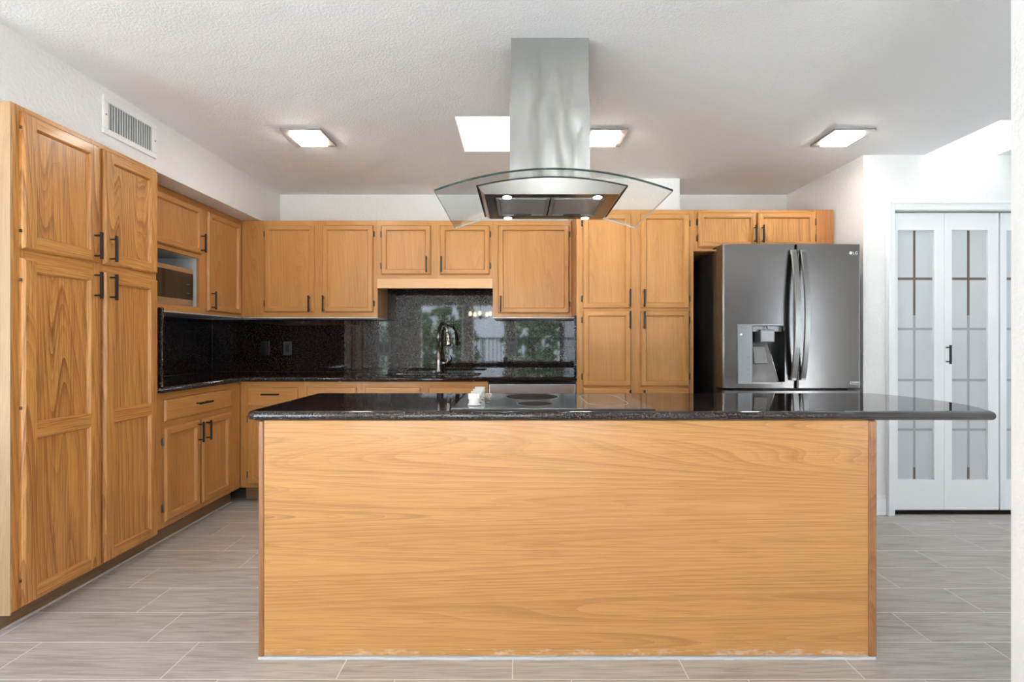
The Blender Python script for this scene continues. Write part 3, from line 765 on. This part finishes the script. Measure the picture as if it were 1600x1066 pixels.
# ------------------------------------------------------------------ refrigerator
fr = thing('refrigerator', 'black stainless french door refrigerator with an ice and water dispenser', 'refrigerator', (1.335, 3.117, 0))
FW = .912
MB().box(.010, FW-.010, .125, .82, .03, 1.79).build('body', 'fridge_side', fr, bevel=.006)
MB().box(.02, FW-.02, .02, .12, .012, .058).build('base_grille', 'gasket', fr)
def bow(x): return .018*((x-FW/2)/(FW/2))**2
def fdoor(name, x0, x1, z0, z1, hole=None):
    xs = sorted(set([x0+(x1-x0)*k/16 for k in range(17)] + (list(hole[:2]) if hole else []))); zs = [z0, z1]
    if hole: zs = [z0, hole[2], hole[3], z1]
    def fy(x):
        e = min(x-x0, x1-x); r = .014
        return bow(x) + (r - math.sqrt(max(0, r*r-(r-e)**2)) if e < r else 0)
    xs = sorted(set(xs + [x0+.003, x0+.007, x0+.014, x1-.003, x1-.007, x1-.014]))
    m = MB()
    for i in range(len(xs)-1):
        a, b_ = xs[i], xs[i+1]
        for j in range(len(zs)-1):
            if hole and a >= hole[0]-1e-6 and b_ <= hole[1]+1e-6 and j == 1: continue
            m.quad([(a, fy(a), zs[j]), (b_, fy(b_), zs[j]), (b_, fy(b_), zs[j+1]), (a, fy(a), zs[j+1])], 0, True)
        m.quad([(a, .112, z0), (b_, .112, z0), (b_, fy(b_), z0), (a, fy(a), z0)], 0)
        m.quad([(a, fy(a), z1), (b_, fy(b_), z1), (b_, .112, z1), (a, .112, z1)], 0)
    m.quad([(x0, fy(x0), z0), (x0, fy(x0), z1), (x0, .112, z1), (x0, .112, z0)], 0)
    m.quad([(x1, fy(x1), z0), (x1, .112, z0), (x1, .112, z1), (x1, fy(x1), z1)], 0)
    m.quad([(x1, .112, z0), (x0, .112, z0), (x0, .112, z1), (x1, .112, z1)], 0)
    o = m.build(name, 'black_steel', fr)
    return o
HX = (.194, .403, .906, 1.275)
ld = fdoor('door', 0, .473, .866, 1.81, HX)
rd = fdoor('door', .481, FW, .866, 1.81)
dr = fdoor('freezer_drawer', 0, FW, .064, .848)
for sx in (.012, FW-.072): MB().box(sx, sx+.06, .085, .20, 1.8105, 1.818).build('hinge_cover', 'gasket', fr, bevel=.003)
def fhandle(par, x, w, z0, z1, nm='handle', horiz=False):
    m = MB(); N = 24; base = bow(x)-.020; d = .052
    prev = None
    for k in range(N+1):
        t = k/N; z = z0+(z1-z0)*t; y = base - d*math.sin(PI*t)**.8; hw = w/2; tk = .014
        ring = [(x-hw, y+tk*.4, z), (x-hw*.8, y, z), (x+hw*.8, y, z), (x+hw, y+tk*.4, z), (x+hw*.9, y+tk, z), (x-hw*.9, y+tk, z)]
        if prev:
            for i in range(6): m.quad([prev[i], prev[(i+1) % 6], ring[(i+1) % 6], ring[i]], 0, True)
        else: m.quad(ring[::-1])
        prev = ring
    m.quad(prev)
    for z in (z0+.012, z1-.012): m.box(x-w*.35, x+w*.35, base-.004, bow(x)+.002, z-.012, z+.012)
    return m.build(nm, 'handle_steel', par)
fhandle(ld, .450, .040, .918, 1.768); fhandle(rd, .512, .036, .918, 1.768)
m = MB(); m.tube([(.09, -.05, .775), (.82, -.05, .775)], .014, 12)
for q in (.12, .79): m.tube([(q, bow(q)+.001, .775), (q, -.05, .775)], .010, 8)
m.build('handle', 'handle_steel', dr)
# dispenser
dy = bow(.25)
m = MB(); x0, x1, z0, z1 = HX; dp = .085
def C(x, y, z): return (x, y, z)
m.quad([C(x0, dp, z0), C(x1, dp, z0), C(x1, dp, z1), C(x0, dp, z1)]); m.quad([C(x0, bow(x0), z0), C(x0, dp, z0), C(x0, dp, z1), C(x0, bow(x0), z1)])
m.quad([C(x1, dp, z0), C(x1, bow(x1), z0), C(x1, bow(x1), z1), C(x1, dp, z1)]); m.quad([C(x0, bow(x0), z1), C(x0, dp, z1), C(x1, dp, z1), C(x1, bow(x1), z1)])
m.quad([C(x0, dp, z0), C(x0, bow(x0), z0), C(x1, bow(x1), z0), C(x1, dp, z0)])
m.build('dispenser_cavity', 'cavity_black', ld)
pn = MB().box(.097, .1905, .001, .0115, .894, 1.284).build('control_panel', 'dispenser_panel', ld, bevel=.001)
m = MB()
for zz, ww in ((1.152, .024), (1.112, .012), (1.062, .016), (1.022, .010), (.982, .020), (.945, .020)):
    m.box(.155, .155+ww, .0002, .0009, zz, zz+(.004 if ww > .022 or ww < .014 else .014))
m.box(.112, .124, .0002, .0009, 1.255, 1.272); m.box(.130, .168, .0002, .0009, 1.262, 1.266)
m.build('icons', 'icon_dark', pn)
m = MB(); m.tube([(.117, .0009, 1.217), (.117, .0001, 1.217)], .007, 14); m.build('indicator', 'logo_white', pn)
m = MB()
for a, b_, c0, d0 in ((.1915, .4185, 1.2755, 1.284), (.1915, .4185, .893, .9055), (.4035, .4185, .9055, 1.2755)): m.box(a, b_, .0005, .012, c0, d0)
m.build('dispenser_frame', 'handle_steel', ld, bevel=.001)
MB().box(.196, .401, .03, .084, 1.235, 1.273).build('dispenser_top', 'dispenser_plate', ld, bevel=.002)
MB().box(.243, .338, -.002, .08, 1.163, 1.250).build('nozzle_block', 'dispenser_plate', ld, bevel=.008)
MB().tube([(.293, .01, 1.256), (.293, .01, 1.274)], .005, 10).build('nozzle_pin', 'handle_steel', ld)
m = MB()
m.quad([(.196, .070, 1.155), (.196, .008, .9065), (.362, .008, .9065), (.326, .070, 1.155)]); m.quad([(.326, .070, 1.155), (.362, .008, .9065), (.365, .012, .9065), (.329, .074, 1.155)])
m.build('back_plate', 'dispenser_plate', ld)
m = MB(); m.tube([(.328, .068, 1.155), (.363, .006, .908)], .0028, 8); m.build('plate_edge', 'stainless', ld)
m = MB(); m.quad([(.220, .052, 1.135), (.218, .026, 1.027), (.304, .026, 1.027), (.300, .052, 1.135)]); m.quad([(.218, .026, 1.027), (.218, .030, 1.022), (.304, .030, 1.022), (.304, .026, 1.027)])
m.build('paddle', 'handle_steel', ld)
# emblem: disc with LG letters, small badge lower down
def text_mesh(txt, size, name, mname, par, loc):
    cu = bpy.data.curves.new(name, 'FONT'); cu.body = txt; cu.size = size; cu.extrude = .0006; cu.align_x = 'LEFT'
    o = bpy.data.objects.new(name, cu); COL.objects.link(o)
    bpy.context.view_layer.update()
    me = bpy.data.meshes.new_from_object(o.evaluated_get(bpy.context.evaluated_depsgraph_get()))
    bpy.data.objects.remove(o); bpy.data.curves.remove(cu)
    me.materials.clear(); me.materials.append(MATS[mname])
    o = bpy.data.objects.new(name, me); COL.objects.link(o); o.parent = par; o.location = loc; o.rotation_euler = (PI/2, 0, 0)
    return o
ex, ez = .842, 1.752; ey = bow(ex)
m = MB(); m.tube([(ex, ey-.0004, ez), (ex, ey-.0014, ez)], .0100, 28); em = m.build('emblem', 'logo_white', rd)
m = MB(); yq = ey-.0017
m.box(ex-.0012, ex+.0002, yq, yq+.0003, ez-.005, ez+.004); m.box(ex-.0012, ex+.0035, yq, yq+.0003, ez-.0055, ez-.0042); m.tube([(ex-.0042, yq, ez+.0028), (ex-.0042, yq+.0002, ez+.0028)], .0013, 10)
m.build('emblem_mark', 'handle_steel', em)
text_mesh('LG', .027, 'emblem_letters', 'logo_white', rd, (ex+.0135, ey-.0002, ez-.0095))
bx_, bz = .825, .899; by = bow(.85)-.0008
m = MB(); m.box(bx_, bx_+.078, by, by+.0005, bz-.009, bz-.0075); m.box(bx_, bx_+.078, by, by+.0005, bz+.0075, bz+.009); m.box(bx_, bx_+.0012, by, by+.0005, bz-.0075, bz+.0075); m.box(bx_+.0768, bx_+.078, by, by+.0005, bz-.0075, bz+.0075)
m.tube([(bx_+.010, by, bz), (bx_+.010, by+.0005, bz)], .007, 16); m.box(bx_+.022, bx_+.072, by, by+.0005, bz-.002, bz+.002)
m.build('badge', 'logo_white', rd)

# ------------------------------------------------------------------ bifold doors on the right wall
tr = MB(); zc = 2.054
tr.box(2.472, 2.522, 3.196, 3.22, .0005, 2.112); tr.box(2.522, 4.05, 3.196, 3.22, zc, 2.112); tr.box(2.472, 2.488, 3.186, 3.1955, .0005, 2.112); tr.box(2.488, 4.05, 3.186, 3.1955, 2.096, 2.112)
tr.box(3.998, 4.05, 3.196, 3.22, .0005, zc)
struct(tr.build('trim_1', 'white_paint', bevel=.004))
dr_ = thing('door_1', 'white bifold doors with etched frosted glass', 'door', (2.524, 3.232, 0)); dr_['kind'] = 'structure'; del dr_['category']
for i, (xa, xb, ga, gb) in enumerate(((0, .3575, .043, .290), (.3595, .727, .411, .656), (.738, 1.0955, .781, 1.028), (1.0975, 1.462, 1.149, 1.394))):
    m = MB(); z0, z1, g0, g1 = .030, 2.043, .234, 1.927
    m.box(xa, ga, 0, .034, z0, z1); m.box(gb, xb, 0, .034, z0, z1); m.box(ga, gb, 0, .034, z0, g0); m.box(ga, gb, 0, .034, g1, z1)
    # sloped sticking round the glass
    s_ = .010
    for (x0, x1, zz0, zz1) in ((ga, ga+s_, g0, g1), (gb-s_, gb, g0, g1)): pass
    lf = m.build('leaf', 'white_paint', dr_, (xa, 0, 0))
    MB().box(ga-xa+.0005, gb-xa-.0005, .014, .020, g0+.0005, g1-.0005).build('glass', 'etched_glass', lf, (ga-xa, .014, g0))
    if i == 1: bar_pull(lf, .012, 1.083, 0, .128)
    if i == 3: bar_pull(lf, .030, 1.083, 0, .128)
struct(MB().box(2.53, 3.99, 3.225, 3.27, .0005, .006).build('trim_2', 'hinge_dark'))

# ------------------------------------------------------------------ ceiling lamps, vent
def ceiling_lamp(label):
    o = thing('ceiling_lamp', label, 'lamp', (0, 0, CEIL), 0, 'square ceiling lamps'); h = .121
    m = MB(); i = .083
    m.box(-h, h, -h, -i, -.014, -.0005); m.box(-h, h, i, h, -.014, -.0005); m.box(-h, -i, -i, i, -.014, -.0005); m.box(i, h, -i, i, -.014, -.0005)
    m.build('frame', 'lamp_frame', o, bevel=.002)
    m = MB(); m.box(-.082, .082, -.082, .082, -.030, -.001); m.build('diffuser', 'lamp_glow', o, bevel=.006)
    return o
l0 = ceiling_lamp('square ceiling lamp glowing above the left two door wall cabinet')
for k, (x, lb) in enumerate(((-1.290, None), (.524, 'square ceiling lamp glowing just right of the hood chimney'), (1.983, 'square ceiling lamp glowing above the refrigerator'))):
    o = l0 if k == 0 else copy_tree(l0)
    o.location = (x, 2.93, CEIL)
    if lb: o['label'] = lb
v = thing('air_vent', 'white rectangular air vent with upright slats on the soffit', 'vent', (-2.0495, 2.339, 2.197), PI/2)
vw, vh = .345, .192; b = .030
m = MB(); m.box(0, vw, -.012, -.0005, 0, b); m.box(0, vw, -.012, -.0005, vh-b, vh); m.box(0, b, -.012, -.0005, b, vh-b); m.box(vw-b, vw, -.012, -.0005, b, vh-b)
m.build('frame', 'vent_white', v, bevel=.003)
MB().box(b, vw-b, -.0025, -.0005, b, vh-b).build('backing', 'vent_dark', v)
for k in range(18):
    x = b+.008+(vw-2*b-.016)*k/17
    m = MB(); m.prism([(x-.0042, -.010), (x-.0008, -.010), (x+.0045, -.003), (x+.001, -.003)], b, vh-b); m.build('slat', 'vent_white', v)
m = MB(); m.tube([(.014, -.0122, vh/2), (.014, -.014, vh/2)], .004, 10); m.tube([(vw-.014, -.0122, vh/2), (vw-.014, -.014, vh/2)], .004, 10); m.build('screw', 'hinge_silver', v)

# ------------------------------------------------------------------ behind the camera, seen as reflections in the polished stone
ch = thing('chandelier', 'bronze chandelier with glowing bulbs reflected in the backsplash', 'chandelier', (-.82, -2.0, 1.72))
MB().tube([(0, 0, .0), (0, 0, CEIL-1.72-.001)], .008, 10).build('stem', 'black_metal', ch)
MB().tube([(0, 0, -.08), (0, 0, -.05), (0, 0, .0), (0, 0, .05)], [.01, .03, .035, .012], 14).build('hub', 'black_metal', ch)
for k in range(5):
    a = 2*PI*k/5+.3; cs, sn = math.cos(a), math.sin(a)
    ar = MB().tube([(cs*r, sn*r, z) for r, z in ((.02, 0), (.10, -.06), (.18, -.05), (.22, .0))], .007, 10).build('arm', 'black_metal', ch)
    MB().tube([(cs*.22, sn*.22, z) for z in (.0, .02, .06, .085)], [.012, .024, .022, .006], 12).build('bulb', 'bulb_glow', ar)
rl = thing('railing', 'dark metal balcony railing reflected in the backsplash', 'railing', (.5, -6.1, -.02))
m = MB(); m.box(-4.7, 4.7, -.02, .02, 1.26, 1.31); m.box(-4.7, 4.7, -.015, .015, .1, .13); m.build('rails', 'black_metal', rl)
for k in range(7): MB().box(-4.7+1.55*k, -4.66+1.55*k, -.02, .02, .0, 1.26).build('post', 'black_metal', rl)
m = MB()
for k in range(78):
    x = -4.64+.12*k; m.box(x-.013, x+.013, -.012, .012, .13, 1.26)
o = m.build('balusters', 'black_metal', rl); o['kind'] = 'stuff'
def tree(x, y, h, r, label):
    o = thing('tree', label, 'tree', (x, y, -3.0), random.random()*6, 'trees beyond the balcony')
    MB().tube([(0, 0, 0), (.05, 0, h*.4), (0, .08, h*.75)], [.20, .15, .07], 10).build('trunk', 'bark', o)
    m = MB(); rnd = random.Random(int(x*10)+50)
    for k in range(330):
        th = rnd.random()*2*PI; u = rnd.uniform(-1, 1); q = r*rnd.uniform(.55, 1)
        c_ = Vector((q*math.sqrt(1-u*u)*math.cos(th), q*math.sqrt(1-u*u)*math.sin(th), h*.68+q*u*1.25))
        a_ = Vector((rnd.uniform(-1, 1), rnd.uniform(-1, 1), rnd.uniform(-1, 1))).normalized(); b_ = a_.orthogonal().normalized(); s_ = rnd.uniform(.18, .38)
        m.quad([c_-a_*s_, c_+b_*s_*.5, c_+a_*s_, c_-b_*s_*.5])
    m.build('foliage', 'leaf_green', o)
for k, (x, y, h, r) in enumerate(((-6.6, -12, 6.2, 1.5), (-3.0, -11, 5.8, 1.4), (.6, -12.5, 6.4, 1.5), (4.2, -11.5, 6.0, 1.4), (8, -13, 6.5, 1.6))):
    tree(x, y, h, r, 'green leafy tree beyond the balcony reflected in the backsplash')
